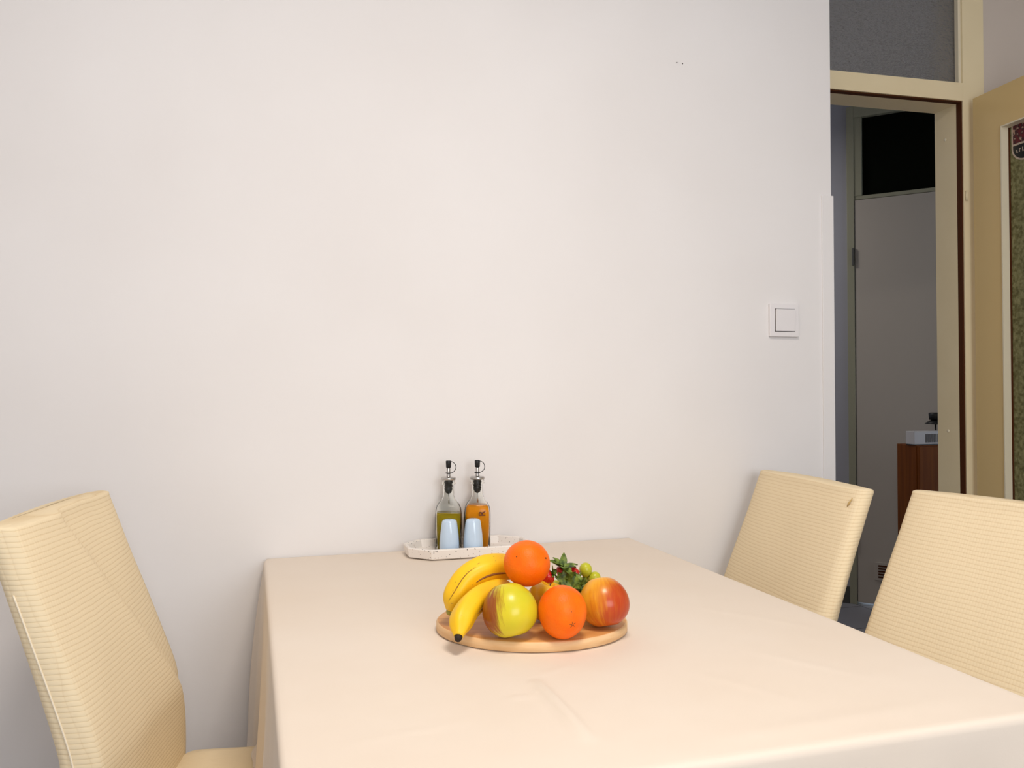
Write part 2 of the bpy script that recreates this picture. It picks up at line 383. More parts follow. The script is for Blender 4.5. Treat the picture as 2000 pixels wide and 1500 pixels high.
# plastic strip on the end of the partition
bm = nb(); box(bm, 1.4425, 1.4785, WY - 0.004, WY + 0.0, 0, 1.622, 0.001); box(bm, 1.4735, 1.4785, WY, WY + 0.03, 0, 1.622, 0.001)
struct('trim_2', bm, 'wall')

# ------------------------------------------------------------------ hall
HB = math.radians(-50); HU = Vector((math.cos(HB), math.sin(HB), 0)); HP = Vector((2.947, 3.708, 0))
HW = thing('wall_hall', None, None, HP, HB, kind='structure')
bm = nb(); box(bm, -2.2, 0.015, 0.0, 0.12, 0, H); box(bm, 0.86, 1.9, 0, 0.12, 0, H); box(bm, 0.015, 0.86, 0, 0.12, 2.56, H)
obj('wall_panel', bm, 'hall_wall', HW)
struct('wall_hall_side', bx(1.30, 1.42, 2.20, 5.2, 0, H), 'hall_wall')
bm = nb(); box(bm, -2.2, 0.014, -0.012, 0, 0, 0.085)
b = obj('baseboard_hall', bm, 'dark_base', None); b.location = HP; b.rotation_euler = (0, 0, HB); b['kind'] = 'structure'
T3 = thing('trim_3', None, None, HP, HB, kind='structure')
bm = nb()
box(bm, 0.015, 0.05, -0.012, 0.12, 0, 2.56, 0.002); box(bm, 0.80, 0.86, -0.012, 0.12, 0, 2.56, 0.002)
box(bm, 0.05, 0.80, -0.004, 0.10, 2.075, 2.094, 0.002); box(bm, 0.05, 0.80, -0.012, 0.12, 2.50, 2.56, 0.002); box(bm, 0.05, 0.0865, -0.006, 0.08, 2.094, 2.50, 0.001)
obj('door_frame', bm, 'hall_frame', T3)
W3 = thing('window_3', None, None, HP, HB, kind='structure')
obj('dark_pane', bx(0.0866, 0.80, 0.02, 0.026, 2.0945, 2.50), 'dark_glass', W3)
D2 = thing('door_2', None, None, HP, HB, kind='structure')
obj('door_leaf', bx(0.0525, 0.797, -0.006, 0.034, 0.012, 2.0725, bev=0.002), 'hall_door', D2)
obj('hinge', bx(0.040, 0.0515, -0.022, -0.0125, 1.735, 1.826, bev=0.002), 'steel_dark', D2)
obj('hinge', bx(0.040, 0.0515, -0.022, -0.0125, 0.30, 0.39, bev=0.002), 'steel_dark', D2)
vg = obj('vent_grille', bx(0.136, 0.30, -0.012, -0.006, 0.135, 0.225, bev=0.001), 'hall_door', D2)
bm = nb()
for k in range(5): box(bm, 0.152, 0.285, -0.0135, -0.012, 0.148 + k * 0.014, 0.156 + k * 0.014)
obj('vent_slot', bm, 'seal', vg)

# brown cabinet in the hall with a small device and a dark lamp on it
cab = thing('cabinet', 'brown wooden cabinet standing in the dim hall behind the doorway', 'cabinet', (2.85, 3.113, 0), math.radians(-3))
obj('body', bx(0, 0.30, 0.003, 0.13, 0.04, 0.85, bev=0.002), 'veneer', cab)
obj('door', bx(0.15, 0.298, -0.014, 0.002, 0.06, 0.845, bev=0.002), 'veneer', cab)
obj('door', bx(0.002, 0.147, -0.014, 0.002, 0.06, 0.845, bev=0.002), 'veneer', cab)
obj('plinth', bx(0.02, 0.28, 0.02, 0.12, 0, 0.04), 'dark_base', cab)
bxo = thing('device_box', 'small pale boxy device with a dark grille on the brown hall cabinet', 'box', (2.843, 3.121, 0.85), math.radians(-3))
obj('case', bx(0, 0.22, 0.0, 0.055, 0.003, 0.062, bev=0.003), 'box_white', bxo)
bm = nb()
for k in range(8): box(bm, 0.060 + k * 0.0105, 0.066 + k * 0.0105, -0.0015, 0.0005, 0.012, 0.050)
obj('grille', bm, 'grille', bxo)
obj('base_strip', bx(0.002, 0.218, -0.003, 0.055, 0.0, 0.0028), 'dark', bxo)
lp = thing('small_lamp', 'small dark object with a flared brim, partly hidden above the pale device', 'lamp', (3.040, 3.202, 0.85))
bm = nb(); lathe(bm, [(0.001, 0), (0.026, 0), (0.026, 0.006), (0.001, 0.01)], 24); obj('base', bm, 'dark', lp, True)
bm = nb(); tube(bm, [(0, 0, 0.006), (0, 0, 0.092)], 0.004, 10); obj('pole', bm, 'dark', lp, True)
bm = nb(); lathe(bm, [(0.004, 0.086), (0.046, 0.090), (0.046, 0.094), (0.020, 0.108), (0.004, 0.11)], 28); obj('brim', bm, 'dark', lp, True)
bm = nb(); lathe(bm, [(0.004, 0.108), (0.028, 0.109), (0.030, 0.138), (0.024, 0.142), (0.004, 0.142)], 28); obj('head', bm, 'dark', lp, True)

# ------------------------------------------------------------------ light switch and nail marks
sw = thing('light_switch', 'square white light switch on the white wall left of the doorway', 'switch', (1.3225, WY, 1.2875))
obj('frame', bx(-0.0435, 0.0435, -0.009, 0.0, -0.0425, 0.0425, bev=0.002), 'white_plastic', sw)
bm = nb(); box(bm, -0.030, 0.030, -0.0095, -0.0085, -0.030, 0.030); obj('gap', bm, 'grille', sw)
bm = nb()
vs = [(-0.0285, -0.009, -0.0285), (0.0285, -0.009, -0.0285), (0.0285, -0.009, 0.0285), (-0.0285, -0.009, 0.0285)]
ft = [(-0.0285, -0.0125, -0.0285), (0.0285, -0.0125, -0.0285), (0.0285, -0.0155, 0.0285), (-0.0285, -0.0155, 0.0285)]
rings(bm, [[Vector(p) for p in vs], [Vector(p) for p in ft]]); bmesh.ops.bevel(bm, geom=bm.edges[:], offset=0.001, segments=2, affect='EDGES')
obj('rocker', bm, 'white_plastic', sw)
for k, (x, z, l) in enumerate(((1.019, 1.929, 'left one of the two tiny dark nail marks high on the white wall'), (1.035, 1.928, 'right one of the two tiny dark nail marks high on the white wall'))):
    bm = nb(); lathe(bm, [(0.0003, 0), (0.0018, 0), (0.0012, 0.0012), (0.0003, 0.0015)], 10)
    tag(obj('nail', bm, 'grille', None, True, Matrix.Translation((x, WY, z)) @ Matrix.Rotation(PI / 2, 4, 'X')), l, 'nail', 'nail marks high on the wall')

# ------------------------------------------------------------------ table and cloth
TX0, TX1, TY0, TY1, TZ = 0.030, 0.886, 0.750, 1.902, 0.75
tb = thing('dining_table', 'rectangular dining table hidden under the cream tablecloth against the wall', 'table', ((TX0 + TX1) / 2, (TY0 + TY1) / 2, 0))
hx, hy = (TX1 - TX0) / 2 - 0.006, (TY1 - TY0) / 2 - 0.006
obj('tabletop', bx(-hx, hx, -hy, hy, TZ - 0.035, TZ - 0.004, bev=0.004), 'table_wood', tb)
for sx_ in (-1, 1):
    for sy_ in (-1, 1):
        cx_, cy_ = sx_ * (hx - 0.03), sy_ * (hy - 0.03)
        bm = nb(); rings(bm, [[Vector((cx_ + a * s, cy_ + b_ * s, z)) for a, b_ in ((-1, -1), (1, -1), (1, 1), (-1, 1))] for s, z in ((0.018, 0), (0.022, TZ - 0.035))])
        obj('leg', bm, 'table_wood', tb)

def ridge(x, y, a, b, amp, wd):
    ax, ay = a; bx_, by = b; dx, dy = bx_ - ax, by - ay; L2 = dx * dx + dy * dy
    t = ((x - ax) * dx + (y - ay) * dy) / L2; tt = min(1, max(0, t))
    d = ((x - ax) * dy - (y - ay) * dx) / math.sqrt(L2)
    e = math.hypot(x - ax - tt * dx, y - ay - tt * dy)
    env = max(0.0, math.sin(PI * min(1, max(0, t)))) ** 0.5 if 0 < t < 1 else 0
    return amp * env * math.exp(-(e / wd) ** 2) * (1 + 0.6 * math.tanh(d / wd * 2))
RID = [((0.345, 1.02), (0.342, 0.83), 0.0080, 0.007), ((0.34, 1.03), (0.42, 1.065), 0.001, 0.004), ((0.28, 0.965), (0.33, 0.975), 0.0012, 0.004),
       ((0.55, 1.00), (0.62, 0.86), 0.0010, 0.012), ((0.66, 1.06), (0.76, 0.90), 0.0010, 0.014), ((0.10, 1.50), (0.25, 1.56), 0.0006, 0.005),
       ((0.10, 0.90), (0.24, 0.92), 0.0008, 0.005), ((0.45, 0.80), (0.80, 0.82), 0.0012, 0.02), ((0.70, 1.30), (0.84, 1.10), 0.0008, 0.012)]
def ctop(x, y):
    h = TZ + 0.0006 * noise.noise(Vector((x * 7, y * 7, 0))) + 0.0004 * noise.noise(Vector((x * 25, y * 25, 3)))
    for r_ in RID: h += ridge(x, y, *r_)
    ee = min(x - TX0, TX1 - x, y - TY0, TY1 - y)
    return h if ee > 0.01 else TZ
def cloth():
    bm = nb(); nx, ny = 110, 150
    xs = [TX0 + 0.007 + (TX1 - TX0 - 0.014) * i / nx for i in range(nx + 1)]; ys = [TY0 + 0.007 + (TY1 - TY0 - 0.014) * j / ny for j in range(ny + 1)]
    G = [[bm.verts.new((x, y, ctop(x, y))) for y in ys] for x in xs]
    for i in range(nx):
        for j in range(ny): bm.faces.new((G[i][j], G[i + 1][j], G[i + 1][j + 1], G[i][j + 1]))
    per = []       # perimeter (vert, outward normal, corner weight, side)
    for i in range(nx + 1): per.append((G[i][0], Vector((0, -1, 0))))
    for j in range(1, ny + 1): per.append((G[nx][j], Vector((1, 0, 0))))
    for i in range(nx - 1, -1, -1): per.append((G[i][ny], Vector((0, 1, 0))))
    for j in range(ny - 1, 0, -1): per.append((G[0][j], Vector((-1, 0, 0))))
    n = len(per); prev = [p[0] for p in per]
    cs = [Vector((TX0, TY0, 0)), Vector((TX1, TY0, 0)), Vector((TX1, TY1, 0)), Vector((TX0, TY1, 0))]
    steps = [(0.0035, 0.0012), (0.0065, 0.004), (0.0075, 0.010), (0.008, 0.02)] + [(0.009, 0.02 + 0.40 * k / 16) for k in range(1, 17)]
    base_p = [Vector(p[0].co) for p in per]
    for o_, d_ in steps:
        row = []
        for k in range(n):
            p0, nn = base_p[k], per[k][1]
            cd = min((Vector((p0.x, p0.y, 0)) - c).length for c in cs)
            # smooth normals at corners
            cw = math.exp(-(cd / 0.02) ** 2)
            c = min(cs, key=lambda q: (Vector((p0.x, p0.y, 0)) - q).length)
            dg = Vector((-1 if c.x == TX0 else 1, -1 if c.y == TY0 else 1, 0)).normalized()
            nn2 = (nn * (1 - cw) + dg * cw).normalized()
            t = max(0, d_ - 0.02) / 0.40
            s = p0.x * (abs(nn.y)) + p0.y * abs(nn.x)
            fold = 0.008 * t * math.sin(s * 21 + (1.3 if nn.x < 0 else 0.2)) + 0.006 * t * math.sin(s * 47 + 1)
            flare = 0.014 * math.sin(min(1, t * 1.25) * PI * 0.72) * math.exp(-(cd / 0.07) ** 2)
            off = o_ + (0.012 * t + fold + flare if d_ > 0.02 else 0)
            q = p0 + nn2 * off; q.z = TZ - d_ if d_ > 0.005 else p0.z - d_
            if nn.x < 0 and p0.y > 1.55: q.x -= 0.004 * t
            # where a chair is pushed in, the hem lies on its seat
            spans = ((1.487, -1),) if nn.x < 0 else ((1.652, 1), (1.153, 1)) if nn.x > 0 else ()
            for yc, sd in spans:
                kk = min(1, max(0, (0.212 - abs(p0.y - yc)) / 0.02))
                if kk > 0 and q.z < 0.461:
                    over = 0.461 - q.z; q.z += over * kk * 0.99; q.x += sd * over * 0.03 * kk
            q.y = min(q.y, WY - 0.003)
            row.append(bm.verts.new(q))
        for k in range(n):
            bm.faces.new((prev[k], row[k], row[(k + 1) % n], prev[(k + 1) % n]))
        prev = row
    return bm
tcl = obj('tablecloth', cloth(), 'cloth', None, True); tag(tcl, 'plain cream tablecloth draped over the dining table', 'tablecloth')
md = tcl.modifiers.new('t', 'SOLIDIFY'); md.thickness = 0.0015; md.offset = -1

# ------------------------------------------------------------------ slipcovered chairs
def make_chair(name, label, loc, rz, W=0.41, slope=1.0, top=0.915, crease=False, sag=0.0):
    t = thing(name, label, 'chair', loc, rz, 'cream slipcovered dining chairs')
    SZ_ = 0.455
    def bo(z):          # backward offset of the front face at height z
        k = z - 0.58
        if z < 0.50: return 0.0
        return slope * 0.4 * (math.sqrt(k * k + 0.001) - 0.0316) if k > 0 else 0.0
    def thick(z): return 0.075 - 0.028 * max(0, (z - 0.5) / 0.42)
    bm = nb(); nz = 56; ny = 44
    loops = []
    zs = [0.40 + (top - 0.40) * i / nz for i in range(nz + 1)]
    hw = W / 2
    def section(z, shrink=0.0):
        L = []
        f = bo(z); th = thick(z)
        for j in range(ny + 1):                      # front face, from -y to +y
            y = -hw + W * j / ny; u = y / hw
            x = -f - 0.010 * (abs(u) ** 6) - shrink
            x += 0.0025 * noise.noise(Vector((y * 9, z * 9, 1.7)))
            if crease:                                # slack fold running from the far bottom corner up to the near top
                zl = 0.50 + (hw - y) / 0.27 * 0.42
                d = (zl - z) * 0.55
                k = 1 / (1 + math.exp(-d / 0.006)); x += 0.017 * k * math.exp(-max(d, 0) / 0.16)
            L.append(Vector((x, y * (1 - 0.0), z)))
        for j in range(5):                           # side
            a = (j + 1) / 6; L.append(Vector((-f - 0.010 - (th - 0.02) * a, hw + 0.004 * math.sin(PI * a) + sag * 0.012 * math.exp(-((z - 0.70) / 0.10) ** 2) * math.sin(PI * a) , z)))
        for j in range(ny + 1):
            y = hw - W * j / ny; u = y / hw
            L.append(Vector((-f - th + 0.008 * (abs(u) ** 6) + shrink, y, z)))
        for j in range(5):
            a = (j + 1) / 6; L.append(Vector((-f - th + 0.010 + (th - 0.02) * a, -hw - 0.004 * math.sin(PI * a), z)))
        return L
    for z in zs: loops.append(section(z))
    # rounded top
    for dz, sh in ((0.004, 0.003), (0.006, 0.008), (0.007, 0.018)):
        L = section(top, 0); xc = -bo(top) - thick(top) / 2; fk = max(0.4, 1 - (sh / 0.019) ** 1.5 * 0.6)
        for p in L:
            p.x = xc + (p.x - xc) * fk
            p.z = top + dz + 0.004 * math.cos(p.y / hw * PI / 2); p.y *= (1 - sh * 0.35)
        loops.append(L)
    for p_ in loops[-4]: p_.z += 0.004 * math.cos(p_.y / hw * PI / 2)
    rings(bm, loops)
    if sag:
        for v_ in bm.verts:
            if v_.co.z > top - 0.12:
                k_ = ((v_.co.z - top + 0.12) / 0.12) ** 2 * max(0, (v_.co.y / hw - 0.45) / 0.55) ** 1.3
                v_.co.z -= -0.001 * k_; v_.co.x -= 0.002 * k_
    bk = obj('backrest_cover', bm, 'knit', t, True)
    # seam along the side panel
    for s in (-1, 1):
        bm = nb(); tube(bm, [(-bo(z) - thick(z) * 0.62, s * (hw + 0.0038), z) for z in zs[2:-9]], 0.0014, 6); obj('seam', bm, 'knit_plain', bk, True)
    if sag:
        zt = top - 0.022; bm = nb(); tube(bm, [(-bo(zt) - 0.004, hw * 0.90, zt - 0.008), (-bo(zt) - 0.003, hw * 0.93, zt), (-bo(zt + 0.012) - 0.004, hw * 0.955, zt + 0.012)], [0.0008, 0.0018, 0.0008], 8); obj('corner_tuck', bm, 'tuck', bk, True)
    # seat cover with skirt
    bm = nb(); SD = 0.40; sw_ = hw - 0.012
    L = []
    for z, g, r_ in ((0.30, 0.012, 0.03), (0.34, 0.008, 0.03), (0.40, 0.004, 0.03), (SZ_ - 0.02, 0.0, 0.03), (SZ_ - 0.006, -0.004, 0.03), (SZ_, -0.014, 0.025), (SZ_ + 0.002, -0.06, 0.02)):
        q = sq_loop(SD / 2 + g, sw_ + g * 0.3, r_, z, 7)
        for i, p in enumerate(q):
            p.x += SD / 2 - 0.004
            if p.x < 0.002: p.x = 0.002
        L.append(q)
    rings(bm, L); obj('seat_cover', bm, 'knit', t, True)
    for (x, y) in ((0.36, -sw_ + 0.035), (0.36, sw_ - 0.035), (-0.035, -sw_ + 0.03), (-0.035, sw_ - 0.03)):
        bm = nb(); rings(bm, [[Vector((x + a * s, y + b_ * s, z)) for a, b_ in ((-1, -1), (1, -1), (1, 1), (-1, 1))] for s, z in ((0.014, 0), (0.02, 0.40))])
        obj('leg', bm, 'leg_wood', t)
    return t
# local +x points to where the sitter faces
rA = PI + math.radians(5.5)
make_chair('dining_chair', 'cream slipcovered chair at the far right of the table, nearest the switch wall', (1.066, 1.652, 0), PI - math.radians(5.5), W=0.41, top=0.902, sag=1)
make_chair('dining_chair', 'cream slipcovered chair at the right edge, in front of the open door', (1.118, 1.153, 0), PI + math.radians(7), W=0.42, slope=1.28, top=0.905)
make_chair('dining_chair', 'cream slipcovered chair left of the table against the wall, seen side on', (-0.147, 1.487, 0), math.radians(-9.5), W=0.41, crease=True, top=0.920, slope=1.0)

# ------------------------------------------------------------------ tray with bottles and shakers
ZT = TZ + 0.0005
tray = thing('tray', 'long white speckled terrazzo tray at the wall end of the table', 'tray', (0.4605, 1.834, ZT), math.radians(0.5))
def octo(hx_, hy_, c, z): return [Vector(p) for p in ((hx_ - c, -hy_, z), (hx_, -hy_ + c, z), (hx_, hy_ - c, z), (hx_ - c, hy_, z), (-hx_ + c, hy_, z), (-hx_, hy_ - c, z), (-hx_, -hy_ + c, z), (-hx_ + c, -hy_, z))]
bm = nb(); rings(bm, [octo(0.127, 0.060, 0.038, 0), octo(0.134, 0.066, 0.040, 0.003), octo(0.137, 0.069, 0.041, 0.021), octo(0.136, 0.068, 0.041, 0.023), octo(0.131, 0.063, 0.039, 0.023), octo(0.129, 0.061, 0.038, 0.021), octo(0.126, 0.058, 0.037, 0.007), octo(0.123, 0.055, 0.036, 0.006)])
obj('tray_body', bm, 'terrazzo', tray)
ZF = ZT + 0.0062

def bottle(name, label, loc, liquid, lm, rz, letter=False):
    t = thing(name, label, 'bottle', loc, rz, 'glass dispenser bottles on the tray')
    hw = 0.0285
    prof = [(hw, 0.010, 0.0), (hw + 0.0005, 0.011, 0.004), (hw + 0.0005, 0.011, 0.080), (hw - 0.001, 0.012, 0.092), (hw - 0.005, 0.013, 0.100), (hw - 0.011, 0.0125, 0.107), (hw - 0.014, 0.0135, 0.112), (0.0128, 0.0125, 0.118), (0.0122, 0.012, 0.132), (0.0120, 0.0118, 0.142), (0.0150, 0.0148, 0.1425), (0.0155, 0.0152, 0.1455), (0.0135, 0.013, 0.147), (0.0150, 0.0148, 0.149), (0.0150, 0.0148, 0.152)]
    bm = nb(); inner = [(a - 0.0022, max(r - 0.0015, 0.002), z) for a, r, z in prof]
    loops = [sq_loop(a, a, min(r, a * 0.999), z) for a, r, z in prof] + [sq_loop(a, a, min(r, a * 0.999), z) for a, r, z in reversed(inner[:])]
    for L_ in loops[-1:]:
        for p in L_: p.z = 0.004
    rings(bm, loops); g = obj('glass_body', bm, 'clear_glass', t, True)
    top = liquid; bm = nb(); LL = []
    for a, r, z in [(x[0] - 0.0026, max(x[1] - 0.002, 0.002), x[2]) for x in prof]:
        if z < top: LL.append((a, r, max(z, 0.0045)))
    LL.append((LL[-1][0] if top < 0.09 else LL[-1][0] - 0.002, LL[-1][1], top))
    LL = [LL[0]] + [q for q in LL[1:] if q[2] > 0.005]
    rings(bm, [sq_loop(a, a, min(r, a * 0.99), z) for a, r, z in LL]); obj('liquid', bm, lm, t, True)
    # stopper and spout
    bm = nb(); lathe(bm, [(0.002, 0.122), (0.006, 0.124), (0.0085, 0.130), (0.0092, 0.1345), (0.0078, 0.136), (0.0095, 0.1385), (0.0095, 0.1415), (0.0078, 0.143), (0.0096, 0.146), (0.0096, 0.152), (0.004, 0.1525)], 24); obj('stopper', bm, 'rubber', t, True)
    bm = nb(); lathe(bm, [(0.002, 0.1525), (0.0155, 0.1525), (0.0165, 0.154), (0.0165, 0.157), (0.0150, 0.1585), (0.0058, 0.159), (0.0045, 0.162), (0.0040, 0.184), (0.001, 0.185)], 28); obj('spout', bm, 'steel', t, True)
    bm = nb(); tube(bm, [(0, 0, 0.1225), (0.001, 0, 0.100)], 0.0014, 8); obj('air_tube', bm, 'steel', t, True)
    bm = nb(); lathe(bm, [(0.001, 0.180), (0.0055, 0.180), (0.0062, 0.1935), (0.0052, 0.1950), (0.001, 0.1952)], 20); cp = obj('cap', bm, 'rubber', t, True)
    a0 = -rz
    def rt(x, z): return (x * math.cos(-rz - YAW), x * math.sin(-rz - YAW), z)
    bm = nb(); P = [rt(0.004 + 0.0125 * math.sin(PI * k / 14), 0.1805 + 0.0125 * math.cos(PI * k / 14)) for k in range(15)]
    tube(bm, P, 0.0008, 8); obj('strap', bm, 'rubber', cp, True)
    bm = nb(); lathe(bm, [(0.0044, 0.1668), (0.0064, 0.1668), (0.0064, 0.1688), (0.0044, 0.1688)], 20); obj('collar', bm, 'rubber', cp, True)
    if letter:
        cu = bpy.data.curves.new('letter', 'FONT'); cu.body = 'R'; cu.size = 0.0215; cu.extrude = 0.0001
        tmp = bpy.data.objects.new('tmp', cu); COL.objects.link(tmp)
        bpy.context.view_layer.update()
        me = bpy.data.meshes.new_from_object(tmp.evaluated_get(bpy.context.evaluated_depsgraph_get()))
        bpy.data.objects.remove(tmp); bpy.data.curves.remove(cu)
        me.materials.clear(); me.materials.append(M['ink']); o = bpy.data.objects.new('lettering', me); COL.objects.link(o); o.parent = t
        # reads bottom to top on the front face
        o.matrix_basis = Matrix.Translation((0.0172, -hw - 0.0012, 0.0735)) @ Matrix.Rotation(PI / 2, 4, 'X') @ Matrix.Rotation(PI / 2, 4, 'Z')
    return t
bottle('oil_bottle', 'left dispenser bottle, with dark green olive oil', (0.4235, 1.857, ZF), 0.080, 'oil', math.radians(-12))
bottle('vinegar_bottle', 'right dispenser bottle, with amber liquid and a printed letter', (0.4885, 1.852, ZF), 0.0955, 'vinegar', math.radians(-14), True)
def shaker(label, loc):
    t = thing('shaker', label, 'shaker', loc, 0, 'pale blue shakers on the tray')
    bm = nb(); lathe(bm, [(0.001, 0), (0.0185, 0), (0.0200, 0.002), (0.0212, 0.012), (0.0213, 0.022), (0.0200, 0.040), (0.0180, 0.056), (0.0166, 0.066), (0.0155, 0.070), (0.0130, 0.0725), (0.007, 0.0742), (0.001, 0.0746)], 40)
    obj('body', bm, 'shaker', t, True)
    bm = nb()
    for x, y in ((0, 0), (0.005, 0), (-0.005, 0), (0, 0.005), (0, -0.005)): lathe(bm, [(0.0003, 0.0742), (0.0008, 0.0742), (0.0008, 0.0748), (0.0003, 0.0748)], 8, (x, y, 0))
    obj('holes', bm, 'dark', t)
    return t
shaker('left pale blue shaker, in front of the oil bottle', (0.4135, 1.8035, ZF))
shaker('right pale blue shaker, in front of the amber bottle', (0.4650, 1.7985, ZF))

# ------------------------------------------------------------------ board
BZ = TZ + 0.0008
BCX, BCY = 0.4115, 1.236
board = nb()
ax_, by_ = 0.1445, 0.122
Lp = []
for s, z in ((-0.003, 0), (0, 0.002), (0, 0.0125), (-0.0025, 0.0145), (-0.02, 0.0145)):
    Lp.append([Vector(((ax_ + s) * math.cos(2 * PI * k / 96), (by_ + s) * math.sin(2 * PI * k / 96), z)) for k in range(96)])
rings(board, Lp)
for f_ in board.faces:
    zc = f_.calc_center_median().z
    f_.material_index = 1 if zc < 0.0143 else 0
bo_ = obj('serving_board', board, ('bamboo', 'bamboo_edge'), None, True, Matrix.Translation((BCX, BCY, BZ)) @ Matrix.Rotation(-YAW, 4, 'Z'))
tag(bo_, 'round bamboo serving board holding the pile of fruit', 'board')
BT = BZ + 0.0145

# ------------------------------------------------------------------ fruit
def place(o, p, rot=(0, 0, 0)): o.location = p; o.rotation_euler = rot; return o
def orange(label, p, r, rot, zs=0.97, egg=0.0):
    t = thing('orange', label, 'orange', p, 0, 'oranges on the board'); t.rotation_euler = rot
    bm = nb(); bmesh.ops.create_uvsphere(bm, u_segments=48, v_segments=32, radius=r)
    for v in bm.verts:
        v.co *= 1 + 0.018 * noise.noise(v.co * 35) ; v.co.z *= zs; kz = 1 + egg * v.co.z / r; v.co.x *= kz; v.co.y *= kz
        d = math.hypot(v.co.x, v.co.y) / r
        if v.co.z > 0: v.co.z -= 0.0012 * math.exp(-(d / 0.12) ** 2)
    obj('peel', bm, 'orange', t, True); return t
def mark_dot(t, r, px_dir, size, m='scar', name='dark_spot', zs=0.97):   # direction in world -> small disc on the peel
    d = Vector(px_dir).normalized(); R_ = t.rotation_euler.to_matrix().inverted(); dl_ = R_ @ d
    q = dl_.to_track_quat('Z', 'Y').to_matrix().to_4x4()
    bm = nb(); lathe(bm, [(size * 0.05, -0.001), (size, -0.0010), (size, 0.0001), (size * 0.05, 0.0003)], 10)
    return obj(name, bm, m, t, False, Matrix.Translation(Vector((dl_.x, dl_.y, dl_.z * zs)) * r * 1.004) @ q)
CR = Vector((math.cos(YAW), -math.sin(YAW), 0)); CF = Vector((math.sin(YAW), math.cos(YAW), 0)); CZ = Vector((0, 0, 1))
def viewdir(p, r, px, py, D):     # direction from fruit centre to the surface spot seen at that measurement
    o = camp(px, py, D); ray = (o - Vector((0, 0, 1.12))).normalized(); c = Vector(p); s = Vector((0, 0, 1.12)) - c
    b_ = s.dot(ray); cc = s.dot(s) - r * r; disc = b_ * b_ - cc
    if disc < 0: return (o - c).normalized()
    return (s + ray * (-b_ - math.sqrt(disc))).normalized()

p = camp(1098, 1190, 1.200); r1 = 0.0340; p.z = BT + r1 * 1.085
o1 = orange('front orange with a star shaped blossom mark, standing on the board', p, r1, (0.0, 0.06, 0.4), 1.08, 0.05)
mark_dot(o1, r1, viewdir(p, r1, 1115, 1193, 1.2), 0.0013, zs=1.08)
mark_dot(o1, r1, viewdir(p, r1, 1115, 1188, 1.2), 0.0011, 'scar_pale', 'pale_spot', 1.08)
d = viewdir(p, r1, 1118, 1216, 1.2)
R_ = o1.rotation_euler.to_matrix().inverted(); dl_ = R_ @ d; q = dl_.to_track_quat('Z', 'Y').to_matrix().to_4x4()
bm = nb()
for k in range(5):
    a = 2 * PI * k / 5 + 0.5; c_, s_ = math.cos(a), math.sin(a)
    pts = [(0.0008, -0.0005), (0.0042, -0.0002), (0.0052, 0.0001), (0.0038, 0.0005), (0.0008, 0.0005)]
    rings(bm, [[Vector((x * c_ - y * s_, x * s_ + y * c_, z - 0.5 * x * x / r1)) for x, y in pts] for z in (-0.0006, 0.0004)])
obj('blossom_mark', bm, 'scar', o1, False, Matrix.Translation(Vector((dl_.x * 0.975, dl_.y * 0.975, dl_.z * 1.08)) * r1 * 1.002) @ q)

p = camp(1029, 1098.5, 1.248); r2 = 0.0340
o2 = orange('orange sitting on top of the fruit pile', p, r2, (0.1, -0.3, 1.0))
mark_dot(o2, r2, viewdir(p, r2, 1009, 1085, 1.22), 0.0009); mark_dot(o2, r2, viewdir(p, r2, 1066, 1088, 1.24), 0.0012)

def apple(label, p, r, rot, m, squash=0.94):
    t = thing('apple', label, 'apple', p, 0, 'apples on the board'); t.rotation_euler = rot
    prof = []
    for k in range(41):
        th = PI * k / 40; c_ = math.cos(th)
        rr = r * (math.sin(th)) ** 0.97 * (1 + 0.075 * c_ * math.sin(th))
        z = -r * squash * c_
        dt = math.exp(-((rr / r) / 0.20) ** 2)
        z += (0.20 * r * dt if c_ > 0 else -0.30 * r * dt) * (1 if rr < 0.8 * r else 0)
        prof.append((max(rr, 0.0004), z))
    def fn(pp, a): 
        k = 1 + 0.020 * math.cos(5 * a + 0.6) * (pp.z < 0) * min(1, -pp.z / r) + 0.018 * math.cos(2 * a + 1) + 0.012 * math.cos(3 * a)
        return Vector((pp.x * k, pp.y * k, pp.z * (1 + 0.02 * math.cos(a + 2))))
    bm = nb(); lathe(bm, prof, 48, fn=fn); obj('skin', bm, m, t, True)
    bm = nb(); tube(bm, [(0, 0, r * 0.55), (0.001, 0, r * 0.8), (0.002, 0.001, r * 0.86)], [0.0012, 0.001, 0.0014], 8); obj('stem', bm, 'apple_stem', t, True)
    return t
mA = apple_mat('green_red_apple', (0.80, 0.60, 0.025), (0.52, 0.54, 0.02), (0.27, 0.03, 0.010), (-0.95, -0.25, 0.15), 0.012, 0.026)
p = camp(995, 1191, 1.205); rA_ = 0.0385; p.z = BT + 0.0385
apple('yellow green apple with a red blushed left side, at the board front', p, rA_, (-0.30, -0.20, -YAW), mA, 0.98)
mB = apple_mat('red_blush_apple', (0.88, 0.46, 0.022), (0.84, 0.36, 0.02), (0.46, 0.025, 0.008), (0.78, -0.42, -0.45), -0.014, 0.022)
p = camp(1178, 1176, 1.258); rB_ = 0.0365; p.z = BT + 0.0362
apple('red and yellow apple at the right end of the board', p, rB_, (-0.34, -0.12, -YAW), mB, 0.99)
mC = apple_mat('yellow_apple', (0.85, 0.50, 0.02), (0.80, 0.40, 0.015), (0.8, 0.38, 0.02), (1, 0, 0), 0.2, 0.5)
p = camp(1068, 1168, 1.292); p.z = BT + 0.0295
apple('yellow apple mostly hidden behind the two oranges', p, 0.0315, (0.2, 0.1, 0), mC, 0.94)

